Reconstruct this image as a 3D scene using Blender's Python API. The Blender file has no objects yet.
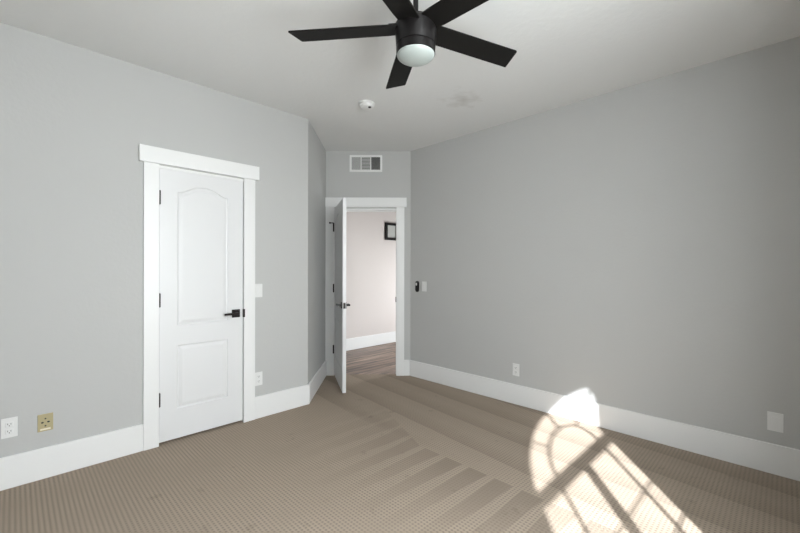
import bpy, bmesh, math, random
from mathutils import Vector, Matrix
random.seed(4)
C = bpy.context.scene
col = C.collection
R2 = math.sqrt(2)
PI = math.pi
R = math.radians
CEIL = 2.73
EYE = 1.295

# ------------------------------------------------------------------ camera
cd = bpy.data.cameras.new('camera')
cam = bpy.data.objects.new('camera', cd)
col.objects.link(cam)
cam.location = (0, 0, EYE)
cam.rotation_euler = (PI / 2, -R(0.1), 0)
cd.sensor_width = 36
cd.lens = 386 / 800 * 36
cd.shift_y = 2.5 / 800
cd.clip_start = 0.02
C.camera = cam

# ------------------------------------------------------------------ world, sun, exposure
SKY = 20.5
SUN = 20.0
w = bpy.data.worlds.new('sky')
C.world = w
w.use_nodes = True
wb = w.node_tree.nodes['Background']
# brighter sky above, dimmer sunlit ground below the horizon
_n, _l = w.node_tree.nodes, w.node_tree.links
_tc = _n.new('ShaderNodeTexCoord'); _sp = _n.new('ShaderNodeSeparateXYZ'); _mr = _n.new('ShaderNodeMapRange'); _mx = _n.new('ShaderNodeMix')
_l.new(_tc.outputs['Generated'], _sp.inputs[0]); _l.new(_sp.outputs[2], _mr.inputs[0])
_mr.inputs[1].default_value = -0.05; _mr.inputs[2].default_value = 0.25
_mx.data_type = 'RGBA'; _l.new(_mr.outputs[0], _mx.inputs[0])
_mx.inputs[6].default_value = (0.90, 0.93, 0.96, 1); _mx.inputs[7].default_value = (1.02, 1.06, 1.11, 1)
_l.new(_mx.outputs[2], wb.inputs['Color'])
wb.inputs['Strength'].default_value = SKY

AZ, EL = R(6.0), R(39.0)
sd = Vector((math.sin(AZ) * math.cos(EL), math.cos(AZ) * math.cos(EL), -math.sin(EL)))
sl = bpy.data.lights.new('sun', 'SUN')
sl.energy = SUN
sl.angle = R(0.8)
sl.color = (0.93, 0.95, 1.0)
so = bpy.data.objects.new('sun', sl)
col.objects.link(so)
so.rotation_euler = sd.to_track_quat('-Z', 'Y').to_euler()
so.location = (0, -6, 6)

C.view_settings.view_transform = 'Standard'
C.view_settings.look = 'None'
C.view_settings.exposure = 0.0
C.view_settings.gamma = 1.0
C.view_settings.use_curve_mapping = False
C.cycles.max_bounces = 14
C.cycles.diffuse_bounces = 10
C.cycles.transparent_max_bounces = 12
C.cycles.use_denoising = True
C.cycles.sample_clamp_indirect = 8.0

# ------------------------------------------------------------------ frames of the walls (local x to the right seen from inside, local y into the wall)
def pq(p, q, z=0.0):
    return Vector(((p + q) / R2, (p - q) / R2, z))
QW = 0.39           # the window wall
PB = -1.9           # the rear wall
FR = {
    'left':   (Vector((-0.882, 3.70, 0)), R(45)),
    'far':    (Vector((0, 4.70, 0)), 0.0),
    'right':  (Vector((0.128, 4.70, 0)), R(-45)),
    'window': (pq(3.414, QW), R(225)),
    'rear':   (pq(PB, QW), R(135)),
    'hall':   (Vector((-0.45, 6.50, 0)), R(45)),
}
def fpos(fr, u, v=0.0, z=0.0):
    o, a = FR[fr]
    return Vector((o.x + u * math.cos(a) - v * math.sin(a), o.y + u * math.sin(a) + v * math.cos(a), z))

# area light portals guide the daylight through the two windows (they give off no light themselves)
def portal(u, z, sx, sz):
    l = bpy.data.lights.new('window_portal', 'AREA')
    l.shape = 'RECTANGLE'
    l.size, l.size_y = sx, sz
    l.cycles.is_portal = True
    o = bpy.data.objects.new('window_portal', l)
    col.objects.link(o)
    o.location = fpos('window', u, 0.19, z)
    n = fpos('window', 0, -1) - fpos('window', 0, 0)
    o.rotation_euler = n.to_track_quat('-Z', 'Y').to_euler()
WU, WR, WZ0, WZ = 3.414 - 0.858, 0.70, 0.45, 1.997     # arched window: centre, radius, sill, springing
portal(WU, 1.56, 1.44, 2.28)
_l2 = bpy.data.lights.new('hall_portal', 'AREA'); _l2.shape = 'RECTANGLE'; _l2.size, _l2.size_y = .82, 1.22; _l2.cycles.is_portal = True
_o2 = bpy.data.objects.new('hall_portal', _l2); col.objects.link(_o2)
_o2.location = (1.39, 6.2, 1.0); _o2.rotation_euler = Vector((-1, 0, 0)).to_track_quat('-Z', 'Y').to_euler()

# ------------------------------------------------------------------ materials
def mat(name, color, rough=0.5, metal=0.0, spec=0.5):
    m = bpy.data.materials.new(name)
    m.use_nodes = True
    b = m.node_tree.nodes['Principled BSDF']
    b.inputs['Base Color'].default_value = (*color, 1)
    b.inputs['Roughness'].default_value = rough
    b.inputs['Metallic'].default_value = metal
    b.inputs['Specular IOR Level'].default_value = spec
    return m
def nodes(m):
    return m.node_tree, m.node_tree.nodes, m.node_tree.links, m.node_tree.nodes['Principled BSDF']
def noisy(m, scale, bump, dist=0.002, detail=4, coord='Object', vary=0.0):
    nt, N, L, b = nodes(m)
    tc = N.new('ShaderNodeTexCoord')
    n = N.new('ShaderNodeTexNoise')
    n.inputs['Scale'].default_value = scale
    n.inputs['Detail'].default_value = detail
    L.new(tc.outputs[coord], n.inputs['Vector'])
    bp = N.new('ShaderNodeBump')
    bp.inputs['Strength'].default_value = bump
    bp.inputs['Distance'].default_value = dist
    L.new(n.outputs['Fac'], bp.inputs['Height'])
    L.new(bp.outputs['Normal'], b.inputs['Normal'])
    if vary:
        c = b.inputs['Base Color'].default_value
        mx = N.new('ShaderNodeMix'); mx.data_type = 'RGBA'
        mx.inputs[6].default_value = (c[0] * (1 - vary), c[1] * (1 - vary), c[2] * (1 - vary), 1)
        mx.inputs[7].default_value = (min(1, c[0] * (1 + vary)), min(1, c[1] * (1 + vary)), min(1, c[2] * (1 + vary)), 1)
        n2 = N.new('ShaderNodeTexNoise'); n2.inputs['Scale'].default_value = 2.2; n2.inputs['Detail'].default_value = 3
        L.new(tc.outputs[coord], n2.inputs['Vector'])
        L.new(n2.outputs['Fac'], mx.inputs[0]); L.new(mx.outputs[2], b.inputs['Base Color'])
    return m

M_wall = noisy(mat('wall_paint_grey', (0.465, 0.465, 0.457), 0.75, spec=0.3), 38, 0.35, 0.003, 3, vary=0.012)
M_trim = noisy(mat('trim_white_semigloss', (0.74, 0.74, 0.735), 0.38), 60, 0.03, 0.001)
M_door = noisy(mat('door_white_paint', (0.68, 0.68, 0.685), 0.35), 90, 0.05, 0.001)
M_black = mat('matte_black_metal', (0.007, 0.006, 0.006), 0.4, 0.0, 0.3)
M_blade = noisy(mat('fan_blade_black', (0.007, 0.0065, 0.006), 0.55, spec=0.15), 60, 0.05, 0.001)
M_bronze = mat('dark_bronze', (0.013, 0.008, 0.008), 0.4, 0.2, 0.3)
M_plate = mat('white_plastic', (0.70, 0.70, 0.69), 0.35)
M_brass = mat('aged_brass_plate', (0.40, 0.345, 0.20), 0.42, 0.2)
M_slot = mat('dark_slot', (0.02, 0.02, 0.02), 0.6)
M_opal = mat('opal_glass', (0.37, 0.41, 0.395), 0.3)
M_vent = mat('vent_white_metal', (0.74, 0.74, 0.73), 0.45)
M_ventdark = mat('duct_shade', (0.012, 0.012, 0.012), 0.8)
M_louver = mat('louver_grey_metal', (0.42, 0.42, 0.41), 0.5)
M_tan = mat('cream_label', (0.75, 0.68, 0.52), 0.5)
M_art = mat('frame_print_grey', (0.42, 0.42, 0.40), 0.3)
M_hallwall = noisy(mat('hall_wall_paint', (0.585, 0.535, 0.515), 0.75, spec=0.3), 38, 0.3, 0.003, 3)
M_stucco = noisy(mat('outside_stucco', (0.55, 0.48, 0.40), 0.9), 30, 0.5, 0.004)

# ceiling: white paint with knock-down texture and one faint stain
M_ceil = noisy(mat('ceiling_paint', (0.71, 0.715, 0.71), 0.85, spec=0.2), 26, 0.45, 0.004, 4)
nt, N, L, b = nodes(M_ceil)
def MATH(N, L, op, *a, clamp=False):
    n = N.new('ShaderNodeMath'); n.operation = op; n.use_clamp = clamp
    for i, x in enumerate(a):
        if isinstance(x, (int, float)):
            n.inputs[i].default_value = x
        else:
            L.new(x, n.inputs[i])
    return n.outputs[0]
tc = N.new('ShaderNodeTexCoord')
sp = N.new('ShaderNodeSeparateXYZ'); L.new(tc.outputs['Object'], sp.inputs[0])
nz = N.new('ShaderNodeTexNoise'); nz.inputs['Scale'].default_value = 9; L.new(tc.outputs['Object'], nz.inputs['Vector'])
dx = MATH(N, L, 'DIVIDE', MATH(N, L, 'SUBTRACT', sp.outputs[0], 0.53), 0.17)
dy = MATH(N, L, 'DIVIDE', MATH(N, L, 'SUBTRACT', sp.outputs[1], 3.27), 0.20)
d = MATH(N, L, 'SQRT', MATH(N, L, 'ADD', MATH(N, L, 'MULTIPLY', dx, dx), MATH(N, L, 'MULTIPLY', dy, dy)))
s = MATH(N, L, 'ADD', MATH(N, L, 'SUBTRACT', 1.0, d), MATH(N, L, 'MULTIPLY', MATH(N, L, 'SUBTRACT', nz.outputs['Fac'], 0.5), 2.4))
s = MATH(N, L, 'MULTIPLY', s, 0.8, clamp=True)
mx = N.new('ShaderNodeMix'); mx.data_type = 'RGBA'
mx.inputs[6].default_value = (0.71, 0.715, 0.71, 1); mx.inputs[7].default_value = (0.54, 0.53, 0.51, 1)
L.new(s, mx.inputs[0]); L.new(mx.outputs[2], b.inputs['Base Color'])

# carpet: cut-and-loop grid, brushed tracks, small worn spots
M_carpet = mat('carpet_taupe', (0.3, 0.25, 0.2), 0.95, spec=0.05)
nt, N, L, b = nodes(M_carpet)
def m_(op, *a, clamp=False): return MATH(N, L, op, *a, clamp=clamp)
tc = N.new('ShaderNodeTexCoord')
sp = N.new('ShaderNodeSeparateXYZ'); L.new(tc.outputs['Object'], sp.inputs[0])
X, Y = sp.outputs[0], sp.outputs[1]
P = m_('MULTIPLY', m_('ADD', X, Y), 1 / R2)
Q = m_('MULTIPLY', m_('SUBTRACT', X, Y), 1 / R2)
n1 = N.new('ShaderNodeTexNoise'); n1.inputs['Scale'].default_value = 3.0; n1.inputs['Detail'].default_value = 3; L.new(tc.outputs['Object'], n1.inputs['Vector'])
n2 = N.new('ShaderNodeTexNoise'); n2.inputs['Scale'].default_value = 260; n2.inputs['Detail'].default_value = 2; L.new(tc.outputs['Object'], n2.inputs['Vector'])
n3 = N.new('ShaderNodeTexNoise'); n3.inputs['Scale'].default_value = 9; n3.inputs['Detail'].default_value = 2; L.new(tc.outputs['Object'], n3.inputs['Vector'])
ribp = m_('ADD', m_('MULTIPLY', m_('SINE', m_('MULTIPLY', P, 2 * PI / 0.021)), 0.5), 0.5)
ribq = m_('ADD', m_('MULTIPLY', m_('SINE', m_('MULTIPLY', Q, 2 * PI / 0.021)), 0.5), 0.5)
pit = m_('POWER', m_('MULTIPLY', ribp, ribq), 1.2)
grid = m_('ADD', m_('MULTIPLY', ribp, 0.16), m_('MULTIPLY', pit, 0.84))
# brushed tracks: wedges ending at the line p = 2.2
SM = lambda x, a, bb: m_('DIVIDE', m_('SUBTRACT', x, a), bb - a, clamp=True)
wob = m_('MULTIPLY', m_('SUBTRACT', n1.outputs['Fac'], 0.5), 0.06)
ph = m_('FRACT', m_('DIVIDE', m_('ADD', m_('ADD', Q, 1.47 + 0.187 * 40), m_('MULTIPLY', wob, 0.6)), 0.187))
inside = m_('MULTIPLY', SM(P, 1.25, 2.0), m_('SUBTRACT', 1.0, SM(m_('ADD', P, m_('MULTIPLY', m_('MINIMUM', m_('ADD', Q, 1.9), 0.0), 0.45)), 2.10, 2.112)))
wid = m_('ADD', 0.38, m_('MULTIPLY', SM(P, 1.2, 2.2), 0.42))
wedge = m_('MULTIPLY', m_('MULTIPLY', SM(m_('SUBTRACT', wid, ph), 0.0, 0.05), SM(ph, 0.0, 0.04)), inside)
wedge = m_('MULTIPLY', wedge, m_('MULTIPLY', SM(Q, -2.9, -1.6), 1.0))
# long strokes running along the right wall
st = m_('FRACT', m_('DIVIDE', m_('ADD', m_('ADD', P, m_('MULTIPLY', Q, 0.11)), m_('SUBTRACT', m_('MULTIPLY', wob, 0.5), 0.18)), 0.33))
stroke = m_('MULTIPLY', m_('MULTIPLY', SM(st, 0.0, 0.02), m_('SUBTRACT', 1.0, SM(st, 0.04, 0.55))), SM(P, 2.1, 2.2))
spots = SM(n3.outputs['Fac'], 0.66, 0.74)
patch = SM(n1.outputs['Fac'], 0.35, 0.65)
val = m_('SUBTRACT', 1.09, m_('MULTIPLY', m_('MULTIPLY', grid, m_('ADD', 0.30, m_('MULTIPLY', patch, 0.22))), m_('SUBTRACT', 1.0, m_('MULTIPLY', wedge, 0.7))))
val = m_('MULTIPLY', val, m_('SUBTRACT', 1.0, m_('MULTIPLY', wedge, 0.27)))
val = m_('MULTIPLY', val, m_('SUBTRACT', 1.0, m_('MULTIPLY', stroke, 0.17)))
val = m_('MULTIPLY', val, m_('SUBTRACT', 1.0, m_('MULTIPLY', spots, 0.13)))
val = m_('MULTIPLY', val, m_('ADD', 0.96, m_('MULTIPLY', patch, 0.08)))
val = m_('MULTIPLY', val, m_('ADD', 0.86, m_('MULTIPLY', n2.outputs['Fac'], 0.28)))
vc = N.new('ShaderNodeVectorMath'); vc.operation = 'SCALE'
vc.inputs[0].default_value = (0.335, 0.274, 0.219)
L.new(val, vc.inputs['Scale']); L.new(vc.outputs[0], b.inputs['Base Color'])
bp = N.new('ShaderNodeBump'); bp.inputs['Strength'].default_value = 0.6; bp.inputs['Distance'].default_value = 0.004
L.new(m_('SUBTRACT', m_('MULTIPLY', n2.outputs['Fac'], 0.5), grid), bp.inputs['Height']); L.new(bp.outputs['Normal'], b.inputs['Normal'])

# wood planks of the hall, running along the hall wall
M_wood = mat('hall_wood_planks', (0.2, 0.13, 0.09), 0.4)
nt, N, L, b = nodes(M_wood)
tc = N.new('ShaderNodeTexCoord')
mp = N.new('ShaderNodeMapping'); mp.inputs['Rotation'].default_value = (0, 0, R(-45)); L.new(tc.outputs['Object'], mp.inputs['Vector'])
br = N.new('ShaderNodeTexBrick'); L.new(mp.outputs[0], br.inputs['Vector'])
br.inputs['Scale'].default_value = 1.0
br.inputs['Brick Width'].default_value = 1.2; br.inputs['Row Height'].default_value = 0.15
br.inputs['Mortar Size'].default_value = 0.003
br.inputs['Color1'].default_value = (0.22, 0.155, 0.115, 1); br.inputs['Color2'].default_value = (0.12, 0.08, 0.06, 1)
br.inputs['Mortar'].default_value = (0.03, 0.02, 0.015, 1)
mp2 = N.new('ShaderNodeMapping'); mp2.inputs['Scale'].default_value = (0.8, 9, 1); L.new(mp.outputs[0], mp2.inputs['Vector'])
ng = N.new('ShaderNodeTexNoise'); ng.inputs['Scale'].default_value = 2.2; ng.inputs['Detail'].default_value = 6; L.new(mp2.outputs[0], ng.inputs['Vector'])
cr = N.new('ShaderNodeValToRGB'); L.new(ng.outputs['Fac'], cr.inputs[0])
cr.color_ramp.elements[0].position = 0.35; cr.color_ramp.elements[0].color = (0.35, 0.33, 0.32, 1)
cr.color_ramp.elements[1].position = 0.65; cr.color_ramp.elements[1].color = (2.1, 2.0, 1.95, 1)
mm = N.new('ShaderNodeMix'); mm.data_type = 'RGBA'; mm.blend_type = 'MULTIPLY'; mm.inputs[0].default_value = 1
L.new(br.outputs['Color'], mm.inputs[6]); L.new(cr.outputs[0], mm.inputs[7]); L.new(mm.outputs[2], b.inputs['Base Color'])

# thin window glass
M_glass = bpy.data.materials.new('window_glass'); M_glass.use_nodes = True
N, L = M_glass.node_tree.nodes, M_glass.node_tree.links
N.remove(N['Principled BSDF'])
tr = N.new('ShaderNodeBsdfTransparent'); gl = N.new('ShaderNodeBsdfGlossy'); gl.inputs['Roughness'].default_value = 0.02
ms = N.new('ShaderNodeMixShader'); ms.inputs[0].default_value = 0.06
tr.inputs[0].default_value = (0.97, 0.98, 0.97, 1)
L.new(tr.outputs[0], ms.inputs[1]); L.new(gl.outputs[0], ms.inputs[2]); L.new(ms.outputs[0], N['Material Output'].inputs[0])

# ------------------------------------------------------------------ mesh helpers
def box(bm, x0, x1, y0, y1, z0, z1):
    vs = [bm.verts.new((x, y, z)) for z in (z0, z1) for x, y in ((x0, y0), (x1, y0), (x1, y1), (x0, y1))]
    for f in ((0, 3, 2, 1), (4, 5, 6, 7), (0, 1, 5, 4), (1, 2, 6, 5), (2, 3, 7, 6), (3, 0, 4, 7)):
        bm.faces.new([vs[i] for i in f])
def prism(bm, pts, z0, z1):
    """polygon pts (x,y) extruded in z"""
    a = [bm.verts.new((x, y, z0)) for x, y in pts]; b_ = [bm.verts.new((x, y, z1)) for x, y in pts]
    bm.faces.new(a[::-1]); bm.faces.new(b_)
    n = len(pts)
    for i in range(n): bm.faces.new((a[i], a[(i + 1) % n], b_[(i + 1) % n], b_[i]))
def prism_y(bm, pts, y0, y1):
    """polygon pts (x,z) extruded in y"""
    a = [bm.verts.new((x, y0, z)) for x, z in pts]; b_ = [bm.verts.new((x, y1, z)) for x, z in pts]
    bm.faces.new(a); bm.faces.new(b_[::-1])
    n = len(pts)
    for i in range(n): bm.faces.new((a[(i + 1) % n], a[i], b_[i], b_[(i + 1) % n]))
def lathe(bm, prof, seg=48, c=(0, 0)):
    """profile [(r, z)] turned about z"""
    rings = []
    for r, z in prof:
        if r < 1e-6: rings.append([bm.verts.new((c[0], c[1], z))])
        else: rings.append([bm.verts.new((c[0] + r * math.cos(2 * PI * k / seg), c[1] + r * math.sin(2 * PI * k / seg), z)) for k in range(seg)])
    for a, b_ in zip(rings, rings[1:]):
        for k in range(seg):
            j = (k + 1) % seg
            if len(a) == 1 and len(b_) == 1: continue
            if len(a) == 1: bm.faces.new((a[0], b_[j], b_[k]))
            elif len(b_) == 1: bm.faces.new((a[k], a[j], b_[0]))
            else: bm.faces.new((a[k], a[j], b_[j], b_[k]))
def obj(name, bm, material, parent=None, loc=None, rot=None, bevel=0.0, smooth=False, mtx=None):
    if mtx is not None: bmesh.ops.transform(bm, matrix=mtx, verts=bm.verts)
    bmesh.ops.recalc_face_normals(bm, faces=bm.faces)
    if bevel:
        es = [e for e in bm.edges if len(e.link_faces) == 2 and e.calc_face_angle(0) > R(35)]
        bmesh.ops.bevel(bm, geom=es, offset=bevel, segments=2, affect='EDGES', profile=0.5, clamp_overlap=True)
    me = bpy.data.meshes.new(name)
    bm.to_mesh(me); bm.free()
    o = bpy.data.objects.new(name, me)
    col.objects.link(o)
    me.materials.append(material)
    if smooth:
        for p in me.polygons: p.use_smooth = True
        me.set_sharp_from_angle(angle=R(35))
    if parent: o.parent = parent
    if loc is not None: o.location = loc
    if rot is not None: o.rotation_euler = (0, 0, rot)
    return o
def B(): return bmesh.new()
def tag(o, label, cat=None, group=None, kind=None):
    o['label'] = label
    if cat: o['category'] = cat
    if group: o['group'] = group
    if kind: o['kind'] = kind
    return o
def empty(name, loc, rot=0.0):
    o = bpy.data.objects.new(name, None); o.empty_display_size = 0.1
    col.objects.link(o); o.location = loc; o.rotation_euler = (0, 0, rot)
    return o
def struct(name, bm, m, label, cat, fr=None, bevel=0.0, **k):
    if fr: o = obj(name, bm, m, loc=FR[fr][0], rot=FR[fr][1], bevel=bevel, **k)
    else: o = obj(name, bm, m, bevel=bevel, **k)
    return tag(o, label, cat, kind='structure')

# ------------------------------------------------------------------ floor, ceiling, walls
ROOM = [(-0.967, 3.785), (-0.905, 4.745), (0.168, 4.745), (0.128, 4.70)] + [tuple(pq(3.414, QW).xy), tuple(pq(PB, QW).xy), tuple(pq(PB, -3.24).xy)]
def grow(pts, d):
    cx = sum(p[0] for p in pts) / len(pts); cy = sum(p[1] for p in pts) / len(pts)
    return pts
bm = B(); prism(bm, ROOM, -0.06, 0.0)
struct('floor', bm, M_carpet, 'taupe patterned carpet with brushed vacuum tracks across the bedroom', 'floor')
bm = B(); prism(bm, [(-2.25, 4.7451), (1.3, 4.7451), (1.3, 8.35)], -0.06, -0.004)
struct('floor', bm, M_wood, 'grey brown wood plank floor of the hall beyond the open door', 'floor')
CP = [(-0.882, 3.70), (-0.905, 4.70), (0.128, 4.70)] + ROOM[4:]
bm = B(); prism(bm, CP, CEIL, CEIL + 0.1)
struct('ceiling', bm, M_ceil, 'pale grey white textured ceiling with a faint stain', 'ceiling')
bm = B(); prism(bm, [(-2.25, 4.82), (1.3, 4.82), (1.3, 8.35)], CEIL, CEIL + 0.1)
struct('ceiling', bm, M_ceil, 'ceiling of the hall beyond the open door', 'ceiling')

CU0, CU1 = -1.267, -0.603      # closet opening
OX0, OX1, OZ = -0.821, -0.023, 2.029   # doorway
T = 0.12
LU = PB - 1.993                 # far end of the left wall
bm = B()
box(bm, LU - 0.2, CU0, 0, T, 0, CEIL + .1); box(bm, CU1, 0, 0, T, 0, CEIL + .1); box(bm, CU0, CU1, 0, T, 2.049, CEIL + .1)
struct('wall_left', bm, M_wall, 'light grey painted wall holding the closed white closet door', 'wall', 'left')
bm = B(); prism(bm, [(-0.882, 3.70), (-0.905, 4.70), (-1.02, 4.70), (-1.02, 3.84), (-0.967, 3.785)], 0, CEIL + .1)
struct('wall_alcove', bm, M_wall, 'short grey wall turning back from the left wall to the doorway', 'wall')
bm = B()
box(bm, -2.3, OX0, 0, T, 0, CEIL + .1); box(bm, OX1, 1.3, 0, T, 0, CEIL + .1); box(bm, OX0, OX1, 0, T, OZ, CEIL + .1)
struct('wall_far', bm, M_wall, 'grey wall around the open doorway with the air vent above', 'wall', 'far')
bm = B(); box(bm, 0.0, 5.0, 0, T, -0.06, CEIL + .1)
struct('wall_right', bm, M_wall, 'long grey painted wall on the right above the white baseboard', 'wall', 'right')
bm = B(); box(bm, -.2, 3.63 + .2, 0, T, -0.06, CEIL + .1)
struct('wall_rear', bm, M_wall, 'grey wall behind the viewer', 'wall', 'rear')
# the window wall with its arched opening and a plain one
bm = B(); D = 0.20; U1 = 3.414 - PB
box(bm, -0.12, WU - WR, 0, D, -0.06, CEIL + .1); box(bm, WU + WR, U1 + .12, 0, D, -0.06, CEIL + .1)
box(bm, WU - WR, WU + WR, 0, D, -0.06, WZ0)
n = 40
arc = [(WU - WR * math.cos(PI * k / n), WZ + WR * math.sin(PI * k / n)) for k in range(n + 1)]
for a, c in zip(arc, arc[1:]):
    prism_y(bm, [a, c, (c[0], CEIL + .1), (a[0], CEIL + .1)], 0, D)
struct('wall_window', bm, M_wall, 'grey wall with the arched window, beside the viewer', 'wall', 'window')
# unseen panels added behind the closet door to stop outside light at its gaps
bm = B()
box(bm, CU0 - .1, CU1 + .1, T + .001, T + .04, -.06, 2.2); box(bm, CU0 - .1, CU1 + .1, .05, T + .04, -.06, -.004)
struct('closet_light_block', bm, M_wall, 'unseen panel added behind the closed closet door to block outside light', 'wall', 'left')
# hall
bm = B(); box(bm, -2.6, 2.7, 0, T, -0.06, CEIL + .1)
struct('wall_hall', bm, M_hallwall, 'pale pinkish hall wall seen through the open doorway', 'wall', 'hall')
HW = 6.2
bm = B(); box(bm, 1.3, 1.4, 4.7, HW - .4, -0.06, CEIL + .1); box(bm, 1.3, 1.4, HW + .4, 8.4, -0.06, CEIL + .1); box(bm, 1.3, 1.4, HW - .4, HW + .4, -0.06, 0.4); box(bm, 1.3, 1.4, HW - .4, HW + .4, 1.6, CEIL + .1)
struct('wall_hall_end', bm, M_hallwall, 'end wall of the hall out of sight past the doorway', 'wall')
bm = B(); box(bm, -2.6, 2.5, -0.016, 0, 0, 0.187)
struct('baseboard_hall', bm, M_trim, 'white baseboard along the pale hall wall', 'baseboard', 'hall', bevel=0.004)

# ------------------------------------------------------------------ baseboards
BH = 0.190; BT = 0.016
def base(name, fr, u0, u1, label):
    bm = B(); box(bm, u0, u1, -BT, 0, 0, BH)
    return struct(name, bm, M_trim, label, 'baseboard', fr, bevel=0.004)
base('baseboard_left', 'left', LU, -1.342, 'tall white baseboard left of the closet door')
base('baseboard_left', 'left', -0.528, 0.013, 'short white baseboard between closet door and wall corner')
bm = B(); prism(bm, [(-0.882, 3.70), (-0.905, 4.678), (-0.889, 4.678), (-0.866, 3.694)], 0, BH)
struct('baseboard_alcove', bm, M_trim, 'white baseboard on the short wall beside the open door', 'baseboard', bevel=0.004)
base('baseboard_far', 'far', 0.052, 0.117, 'tiny white baseboard piece right of the doorway')
base('baseboard_right', 'right', 0.0, 4.95, 'long tall white baseboard under the right wall')
base('baseboard_window', 'window', 0.0, 5.29, 'white baseboard under the window wall')
base('baseboard_rear', 'rear', 0.0, 3.61, 'white baseboard of the rear wall')

# ------------------------------------------------------------------ door casings
def casing(name, fr, a0, a1, b0, b1, jz, c0, c1, z1, z2, label, depth):
    """a0..a1 left board, b0..b1 right board, jz soffit height, c0..c1 header"""
    r = empty(name, fpos(fr, (a1 + b0) / 2, 0, 0), FR[fr][1])
    o = (a1 + b0) / 2
    bm = B(); box(bm, a0 - o, a1 - o, -0.019, 0, 0, z1); obj('side_board', bm, M_trim, r, bevel=0.002)
    bm = B(); box(bm, b0 - o, b1 - o, -0.019, 0, 0, z1); obj('side_board', bm, M_trim, r, bevel=0.002)
    bm = B(); box(bm, c0 - o, c1 - o, -0.030, 0, z1, z2); obj('header_board', bm, M_trim, r, bevel=0.002)
    # lining of the opening: two jambs, a soffit and the stop bead
    bm = B()
    j0, j1 = a1 - o - 0.004, b0 - o + 0.004
    box(bm, j0 - .016, j0, -0.001, depth, 0, jz); box(bm, j1, j1 + .016, -0.001, depth, 0, jz); box(bm, j0 - .016, j1 + .016, -0.001, depth, jz, jz + .018)
    y = 0.046 if fr == 'far' else 0.055
    box(bm, j0, j0 + .010, y, y + .03, 0, jz); box(bm, j1 - .010, j1, y, y + .03, 0, jz); box(bm, j0, j1, y, y + .03, jz - .010, jz)
    obj('jamb', bm, M_trim, r)
    return tag(r, label, 'door trim', kind='structure')
casing('trim_1', 'left', -1.342, -1.246, -0.624, -0.528, 2.032, -1.370, -0.497, 2.056, 2.172,
       'flat white craftsman casing with wide header around the closet door', T)
casing('trim_2', 'far', -0.904, -0.800, -0.044, 0.052, 2.012, -0.915, 0.078, 2.045, 2.160,
       'flat white casing with wide header around the open doorway', T)

# ------------------------------------------------------------------ doors
def door_leaf_bm(W, H, T_, px0, px1, zs, zp, zub, zlt, zlb):
    """moulded two panel leaf, x 0..W, y 0..T_, z 0..H; panels px0..px1; arched upper panel with shoulders zs and peak zp"""
    bm = B()
    zm = (zub + zlt) / 2
    n = 28
    def arch(t):
        # flat shoulders, rising in a soft S to a rounded crown
        s_ = min(1, max(0, (1 - abs(2 * t - 1)) / 0.88 - 0.04))
        return zs + (zp - zs) * (0.5 - 0.5 * math.cos(PI * min(1, s_ ** 0.85)))
    up = [(px0, zub), (px1, zub)] + [(px1 + (px0 - px1) * k / n, arch(k / n)) for k in range(n + 1)]
    upo = [(0, zm), (W, zm)] + [(W - W * k / n, H) for k in range(n + 1)]
    lo = [(px0, zlb), (px1, zlb), (px1, zlt), (px0, zlt)]
    loo = [(0, 0), (W, 0), (W, zm), (0, zm)]
    def offset(pts, d):
        out = []; m = len(pts)
        for i in range(m):
            a, p, c = Vector(pts[i - 1]), Vector(pts[i]), Vector(pts[(i + 1) % m])
            e1, e2 = (p - a), (c - p)
            if e1.length < 1e-9 or e2.length < 1e-9: out.append(pts[i]); continue
            e1.normalize(); e2.normalize()
            n1 = Vector((-e1.y, e1.x)); n2 = Vector((-e2.y, e2.x))
            bi = (n1 + n2); bi.normalize()
            k = d / max(0.35, bi.dot(n1))
            out.append((p.x + bi.x * k, p.y + bi.y * k))
        return out
    for side in (0, 1):
        def yy(dep): return dep if side == 0 else T_ - dep
        for inner, outer in ((up, upo), (lo, loo)):
            rings = [[bm.verts.new((x, yy(0), z)) for x, z in outer], [bm.verts.new((x, yy(0), z)) for x, z in inner]]
            for off, dep in ((0.005, 0.0055), (0.013, 0.007), (0.022, 0.0045), (0.036, 0.001)):
                rings.append([bm.verts.new((x, yy(dep), z)) for x, z in offset(inner, off)])
            for a, c in zip(rings, rings[1:]):
                for i in range(len(a)):
                    j = (i + 1) % len(a)
                    bm.faces.new((a[i], a[j], c[j], c[i]))
            bm.faces.new(rings[-1])
    # edges
    vs = [[bm.verts.new((x, y, z)) for x, z in ((0, 0), (W, 0), (W, H), (0, H))] for y in (0, T_)]
    for i in range(4):
        j = (i + 1) % 4
        bm.faces.new((vs[0][i], vs[0][j], vs[1][j], vs[1][i]))
    bmesh.ops.remove_doubles(bm, verts=bm.verts, dist=1e-5)
    return bm
def hinge(parent, x, y, z, both=True):
    bm = B()
    lathe(bm, [(0, -.052), (.006, -.052), (.0095, -.048), (.0095, .048), (.006, .052), (0, .052)], 14, (x, y))
    if both:
        box(bm, x - .014, x + .014, y + .004, y + .0068, -.045, .045)
    o = obj('hinge', bm, M_bronze, parent, loc=(0, 0, z), smooth=True)
    o['label'] = 'dark bronze hinge'
    return o
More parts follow.
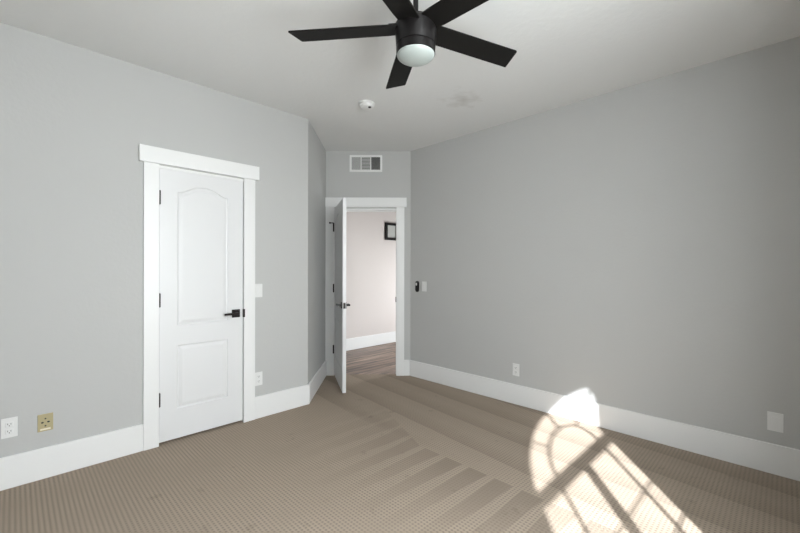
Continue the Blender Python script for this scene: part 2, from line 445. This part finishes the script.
def lever_set(parent, x, y, z, face, dirx, length=0.105):
    """square rose with a flat lever; face -1 looks to local -y"""
    h = empty('door_handle', (x, y, z)); h.parent = parent
    bm = B(); ys = sorted((0, face * 0.009)); box(bm, -.033, .033, ys[0], ys[1], -.033, .033)
    obj('rose', bm, M_bronze, h, bevel=0.002)
    bm = B()
    ys = sorted((face * 0.009, face * 0.046)); box(bm, -.010, .010, ys[0], ys[1], -.010, .010)
    ys = sorted((face * 0.036, face * 0.050)); xs = sorted((-dirx * 0.012, dirx * length)); box(bm, xs[0], xs[1], ys[0], ys[1], -.009, .009)
    obj('lever', bm, M_bronze, h, bevel=0.002)
    h['label'] = 'dark bronze lever handle on a square rose'
    return h
# closet door, closed
DW = 0.614
d1 = obj('door_1', door_leaf_bm(DW, 2.016, .035, .118, .492, 1.853, 1.912, .850, .700, .222), M_door,
         loc=fpos('left', -1.240, 0.004, 0.018), rot=FR['left'][1])
tag(d1, 'closed white two panel closet door with arched upper panel', 'door', kind='structure')
for z in (1.798, 1.045, 0.315): hinge(d1, -0.003, -0.009, z, False)
lever_set(d1, 0.555, 0.0, 0.905, -1, -1)
bm = B(); box(bm, DW - .003, DW + .010, -.0235, -.0045, .870, .938)
bb_ = obj('strike_plate', bm, M_bronze, d1); bb_['label'] = 'dark bronze strike plate'
# bedroom door, open into the room
d2 = obj('door_2', door_leaf_bm(0.75, 2.000, .036, .126, .624, 1.835, 1.895, .850, .700, .222), M_door,
         loc=(-0.797, 4.672, 0.022), rot=math.atan2(-.700, .205))
tag(d2, 'white panelled bedroom door standing open into the room', 'door', kind='structure')
for z in (1.775, 1.04, 0.30): hinge(d2, -0.008, -0.005, z)
lever_set(d2, 0.69, 0.0, 0.895, -1, -1)
lever_set(d2, 0.69, 0.036, 0.895, 1, -1)
bm = B(); box(bm, .7495, .752, .006, .030, .865, .925); o = obj('latch_plate', bm, M_bronze, d2); o['label'] = 'dark bronze latch plate'
bm = B(); box(bm, -.013, -.003, -.050, -.004, 1.824, 1.834); lathe(bm, [(0, 1.820), (.009, 1.820), (.009, 1.838), (0, 1.838)], 12, (-.008, -.052)); o = obj('door_stop', bm, M_bronze, d2); o['label'] = 'dark hinge pin door stop'
bm = B(); box(bm, 0.0, .014, 0, .024, -.032, .032)
o = obj('trim_3', bm, M_slot, loc=(-.054, 4.683, 0.925)); tag(o, 'small dark strike plate on the right jamb of the open doorway', 'strike plate', kind='structure')

# ------------------------------------------------------------------ windows (beside the viewer)
def bar_arc(bm, r0, r1, y0, y1, a0=0.0, a1=PI, n=40):
    for k in range(n):
        t0 = a0 + (a1 - a0) * k / n; t1 = a0 + (a1 - a0) * (k + 1) / n
        prism_y(bm, [(r1 * math.cos(t0), r1 * math.sin(t0)), (r1 * math.cos(t1), r1 * math.sin(t1)),
                     (r0 * math.cos(t1), r0 * math.sin(t1)), (r0 * math.cos(t0), r0 * math.sin(t0))], y0, y1)
w1 = empty('window_1', fpos('window', WU, 0, WZ), FR['window'][1])
tag(w1, 'white arched window with sunburst muntins over a divided lower sash', 'window', kind='structure')
G0, G1 = 0.125, 0.165
LZ0, LZ1 = WZ0 - WZ, -0.013
TB0, TB1 = -0.108, -0.022
bm = B(); bar_arc(bm, .665, .70, G0, G1); box(bm, -.70, .70, G0, G1, TB0, TB1)
box(bm, -.70, -.675, G0, G1, LZ0, TB0); box(bm, .675, .70, G0, G1, LZ0, TB0); box(bm, -.675, .675, G0, G1, LZ0, LZ0 + .05)
obj('window_frame', bm, M_trim, w1)
bm = B(); bar_arc(bm, .36, .378, .137, .153)
for a in (45, 90, 135):
    c_, s_ = math.cos(R(a)), math.sin(R(a)); h = .009
    prism_y(bm, [(.37 * c_ + h * s_, .37 * s_ - h * c_), (.68 * c_ + h * s_, .68 * s_ - h * c_), (.68 * c_ - h * s_, .68 * s_ + h * c_), (.37 * c_ - h * s_, .37 * s_ + h * c_)], .137, .153)
obj('arch_muntins', bm, M_trim, w1)
bm = B(); box(bm, -.028, .028, G0, G1, LZ0, TB0)
for x in (-.375, .375): box(bm, x - .009, x + .009, .137, .153, LZ0, TB0)
for z in (-.56, -.82, -1.08, -1.34): box(bm, -.68, .68, .141, .149, z - .006, z + .006)
obj('sash_muntins', bm, M_trim, w1)
bm = B()
n = 40
prism_y(bm, [(-.68, 0), (-.68, LZ0 + .02), (.68, LZ0 + .02), (.68, 0)] + [(.68 * math.cos(PI * k / n), .68 * math.sin(PI * k / n)) for k in range(1, n)], .1435, .1465)
obj('pane', bm, M_glass, w1)
bm = B(); box(bm, -.74, .74, -.03, .125, LZ0 - .025, LZ0); obj('window_sill', bm, M_trim, w1, bevel=0.003)
w2 = empty('hall_fill_window', (1.3, HW, 0.4))  # unseen window, added and sized to brighten the hall wall with daylight
tag(w2, 'white framed window added out of sight in the hall end wall to light the hall', 'window', kind='structure')
bm = B()
box(bm, .02, .06, -.4, .4, 0, .03); box(bm, .02, .06, -.4, .4, 1.17, 1.2); box(bm, .02, .06, -.4, -.37, 0, 1.2); box(bm, .02, .06, .37, .4, 0, 1.2)
obj('window_frame', bm, M_trim, w2)
bm = B(); box(bm, .038, .042, -.4, .4, 0, 1.2); obj('pane', bm, M_glass, w2)

# ------------------------------------------------------------------ ceiling fan
FX, FY = 0.073, 1.838
fan = empty('ceiling_fan', (FX, FY, CEIL))
tag(fan, 'black five blade ceiling fan with frosted light hanging from the ceiling', 'ceiling fan')
ZB = 2.44 - CEIL     # blade plane
bm = B(); lathe(bm, [(0, 0), (.068, 0), (.068, -.018), (.060, -.045), (.040, -.062), (.018, -.068), (0, -.068)]); obj('canopy', bm, M_black, fan, smooth=True)
bm = B(); lathe(bm, [(0, -.06), (.0125, -.06), (.0125, ZB + .075), (0, ZB + .075)], 24); obj('downrod', bm, M_black, fan, smooth=True)
bm = B(); lathe(bm, [(0, ZB + .072), (.020, ZB + .072), (.027, ZB + .060), (.027, ZB + .030), (0, ZB + .030)], 32); obj('rod_collar', bm, M_black, fan, smooth=True)
bm = B(); lathe(bm, [(0, ZB + .036), (.050, ZB + .035), (.088, ZB + .026), (.0985, ZB + .012), (.0985, ZB - .008), (.094, ZB - .082), (.0935, ZB - .084), (.0890, ZB - .086), (.0890, ZB - .089), (0, ZB - .089)], 64)
obj('motor_housing', bm, M_black, fan, smooth=True)
bm = B(); lathe(bm, [(0, ZB - .088), (.0930, ZB - .088), (.0935, ZB - .090), (.0925, ZB - .124), (.090, ZB - .126), (0, ZB - .126)], 64)
obj('light_ring', bm, M_black, fan, smooth=True)
prof = [(.0895, ZB - .125)] + [(.0895 * math.cos(t), ZB - .125 - .034 * math.sin(t)) for t in [PI / 2 * k / 10 for k in range(1, 10)]] + [(0, ZB - .159)]
bm = B(); lathe(bm, [(0, ZB - .125)] + prof, 64)
o = obj('light_lens', bm, M_opal, fan, smooth=True); o['label'] = 'frosted white glass light lens'
for a in (173.8, 100.0, 26.8, -44.5, -115.5):
    bm = B()
    L0, L1 = .080, .604
    pts = [(L0, -.054), (L0 + .05, -.057), (L1 - .030, -.061), (L1 - .022, -.058), (L1 + .004, .058), (L1 - .002, .061), (L0 + .05, .057), (L0, .054)]
    prism(bm, pts, -.004, .004)
    bmesh.ops.transform(bm, matrix=Matrix.Rotation(R(-10.5), 4, 'X'), verts=bm.verts)
    o = obj('blade', bm, M_blade, fan, loc=(0, 0, ZB), bevel=0.0015)
    o.rotation_euler = (0, 0, R(a))
    bm = B(); box(bm, .086, .125, -.050, .050, .004, .010)
    bmesh.ops.transform(bm, matrix=Matrix.Rotation(R(-10.5), 4, 'X'), verts=bm.verts)
    obj('blade_bracket', bm, M_black, o, bevel=0.001)

# ------------------------------------------------------------------ smoke detector
sdk = empty('smoke_detector', (-0.293, 3.345, CEIL))
tag(sdk, 'round white smoke detector on the ceiling beyond the fan', 'smoke detector')
bm = B(); lathe(bm, [(0, 0), (.070, 0), (.070, -.010), (.066, -.013), (0, -.013)], 48); obj('mounting_base', bm, M_plate, sdk, smooth=True)
bm = B(); lathe(bm, [(0, -.012), (.060, -.012), (.062, -.020), (.058, -.036), (.046, -.044), (.020, -.047), (0, -.047)], 48); obj('cover', bm, M_plate, sdk, smooth=True)
bm = B(); lathe(bm, [(0, 0), (.013, 0), (.013, -.006), (0, -.006)], 20, (.030, -.030))
o = obj('opening_disc', bm, M_slot, sdk, loc=(0, 0, -.0425)); o['label'] = 'dark round disc standing in for the shaded sensor opening'  # the shade inside the opening is put into the disc's colour

# ------------------------------------------------------------------ air vent
v = empty('air_vent', (-0.417, 4.70, 2.578))
tag(v, 'white three section air vent above the open doorway', 'air vent')
VW, VH = .198, .101
bm = B(); box(bm, -VW, VW, -.008, 0, -VH, -VH + .024); box(bm, -VW, VW, -.008, 0, VH - .024, VH); box(bm, -VW, -VW + .024, -.008, 0, -VH + .024, VH - .024); box(bm, VW - .024, VW, -.008, 0, -VH + .024, VH - .024)
sec = [(-.174, -.064), (-.052, .052), (.064, .174)]
box(bm, -.064, -.052, -.008, 0, -VH + .024, VH - .024); box(bm, .052, .064, -.008, 0, -VH + .024, VH - .024)
obj('frame', bm, M_vent, v, bevel=0.001)
bm = B(); box(bm, -.176, .176, -.0008, 0, -VH + .02, VH - .02); o = obj('duct_shade_sheet', bm, M_ventdark, v); o['label'] = 'dark backing sheet standing in for the shaded duct'  # thin near-black sheet, duct shade put into its colour
for i, (a, c) in enumerate(sec):
    bm = B(); z0, z1 = -VH + .024, VH - .024
    if i == 1:
        k = 9
        for j in range(k):
            z = z0 + (z1 - z0) * (j + .5) / k
            prism_y(bm, [(a, z - .0064), (c, z - .0064), (c, z + .0050), (a, z + .0050)], -.006, -.004)
    else:
        k = 9
        for j in range(k):
            x = a + (c - a) * (j + .5) / k
            hwid = .0048 if i == 0 else .0024
            sgn = 1 if i == 0 else -1
            prism(bm, [(x - hwid, -.003 - .002 * sgn), (x + hwid, -.003 + .002 * sgn), (x + hwid, -.0042 + .002 * sgn), (x - hwid, -.0042 - .002 * sgn)], z0, z1)
    obj('louvers', bm, M_louver, v)

# ------------------------------------------------------------------ plates, outlets and switches
def plate(r, w_, h_, m=M_plate, t=.006):
    bm = B(); box(bm, -w_ / 2, w_ / 2, -t, 0, -h_ / 2, h_ / 2); return obj('cover_plate', bm, m, r, bevel=0.002)
def outlet(fr, u, z, label):
    r = empty('wall_outlet', fpos(fr, u, 0, z), FR[fr][1]); tag(r, label, 'outlet', 'wall outlets')
    plate(r, .070, .116)
    for s_ in (1, -1):
        bm = B(); box(bm, -.017, .017, -.0085, -.004, -.0145, .0145); o = obj('receptacle', bm, M_plate, r, loc=(0, 0, s_ * .0205), bevel=0.003)
        bm = B(); box(bm, -.0080, -.0055, -.0090, -.0080, -.002, .007); box(bm, .0055, .0080, -.0090, -.0080, -.002, .007); box(bm, -.002, .002, -.0090, -.0080, -.010, -.005)
        obj('slot', bm, M_slot, o)
    return r
def switch(fr, u, z, label):
    r = empty('light_switch', fpos(fr, u, 0, z), FR[fr][1]); tag(r, label, 'light switch', 'light switches')
    plate(r, .070, .116)
    bm = B(); prism_y(bm, [(-.016, -.033), (.016, -.033), (.016, .033), (-.016, .033)], -.0095, -.005); obj('rocker', bm, M_plate, r, bevel=0.002)
    return r
outlet('left', -2.011, 0.355, 'white duplex outlet low on the left wall, leftmost of the outlets')
outlet('left', -0.490, 0.340, 'white outlet low on the wall right of the closet door')
outlet('right', 1.400, 0.329, 'small white outlet on the right wall beyond the sun patch')
switch('left', -0.492, 1.106, 'white light switch right of the closet door at handle height')
switch('right', 0.226, 1.090, 'white light switch on the right wall beside the black remote')
# brass telephone style plate
r = empty('brass_wall_plate', fpos('left', -1.854, 0, 0.343), FR['left'][1])
tag(r, 'brass coloured wall plate with four dark holes on the left wall', 'wall plate')
plate(r, .072, .106, M_brass)
bm = B()
for x, z in ((0, .024), (0, -.020), (-.014, .002), (.014, .002)):
    big = abs(x) > 0
    bm2 = [(x + (.0065 if big else .0045) * math.cos(t), z + (.005 if big else .0045) * math.sin(t)) for t in [2 * PI * k / 12 for k in range(12)]]
    prism_y(bm, bm2, -.0066, -.0055)
o = obj('jack_hole', bm, M_slot, r); o['label'] = 'four dark holes'
bm = B(); box(bm, -.024, .024, -.0072, -.0058, -.045, -.035); o = obj('label_strip', bm, M_tan, r); o['label'] = 'cream strip'
# blank plate on the right wall
r = empty('blank_wall_plate', fpos('right', 3.186, 0, 0.330), FR['right'][1])
tag(r, 'white rectangular wall plate low on the right wall near the frame edge', 'wall plate')
plate(r, .074, .118)
bm = B(); box(bm, -.0165, .0165, -.0075, -.005, -.033, .033); obj('insert', bm, M_plate, r, bevel=0.001)
# fan remote in its holder
r = empty('fan_remote', fpos('right', 0.118, 0, 1.086), FR['right'][1])
tag(r, 'small black fan remote in a wall holder beside the light switch', 'remote')
def capsule(w_, h_, n=10):
    rr = w_ / 2; c_ = h_ / 2 - rr
    return [(rr * math.cos(t), c_ + rr * math.sin(t)) for t in [PI * k / n for k in range(n + 1)]] + [(rr * math.cos(t), -c_ + rr * math.sin(t)) for t in [PI + PI * k / n for k in range(n + 1)]]
bm = B(); prism_y(bm, capsule(.050, .132), -.014, 0); obj('holder', bm, M_black, r, bevel=0.002)
bm = B(); prism_y(bm, capsule(.040, .118), -.022, -.013); obj('handset', bm, M_black, r, bevel=0.002)
bm = B(); box(bm, -.013, .008, -.0235, -.0215, .014, .044); o = obj('button_pad', bm, M_plate, r, bevel=0.001); o['label'] = 'white button area'

# ------------------------------------------------------------------ hall: picture frame
pu, pz = 0.41, 1.950
r = empty('picture_frame', fpos('hall', pu, 0, pz), FR['hall'][1])
tag(r, 'small square black picture frame on the hall wall beyond the doorway', 'picture frame')
s_ = .150; t_ = .042
bm = B(); box(bm, -s_, s_, -.035, 0, s_ - t_, s_); box(bm, -s_, s_, -.035, 0, -s_, -s_ + t_); box(bm, -s_, -s_ + t_, -.035, 0, -s_ + t_, s_ - t_); box(bm, s_ - t_, s_, -.035, 0, -s_ + t_, s_ - t_)
obj('frame', bm, M_black, r)
bm = B(); box(bm, -s_ + .01, s_ - .01, -.008, 0, -s_ + .01, s_ - .01); o = obj('picture', bm, M_art, r); o['label'] = 'plain pale grey picture'
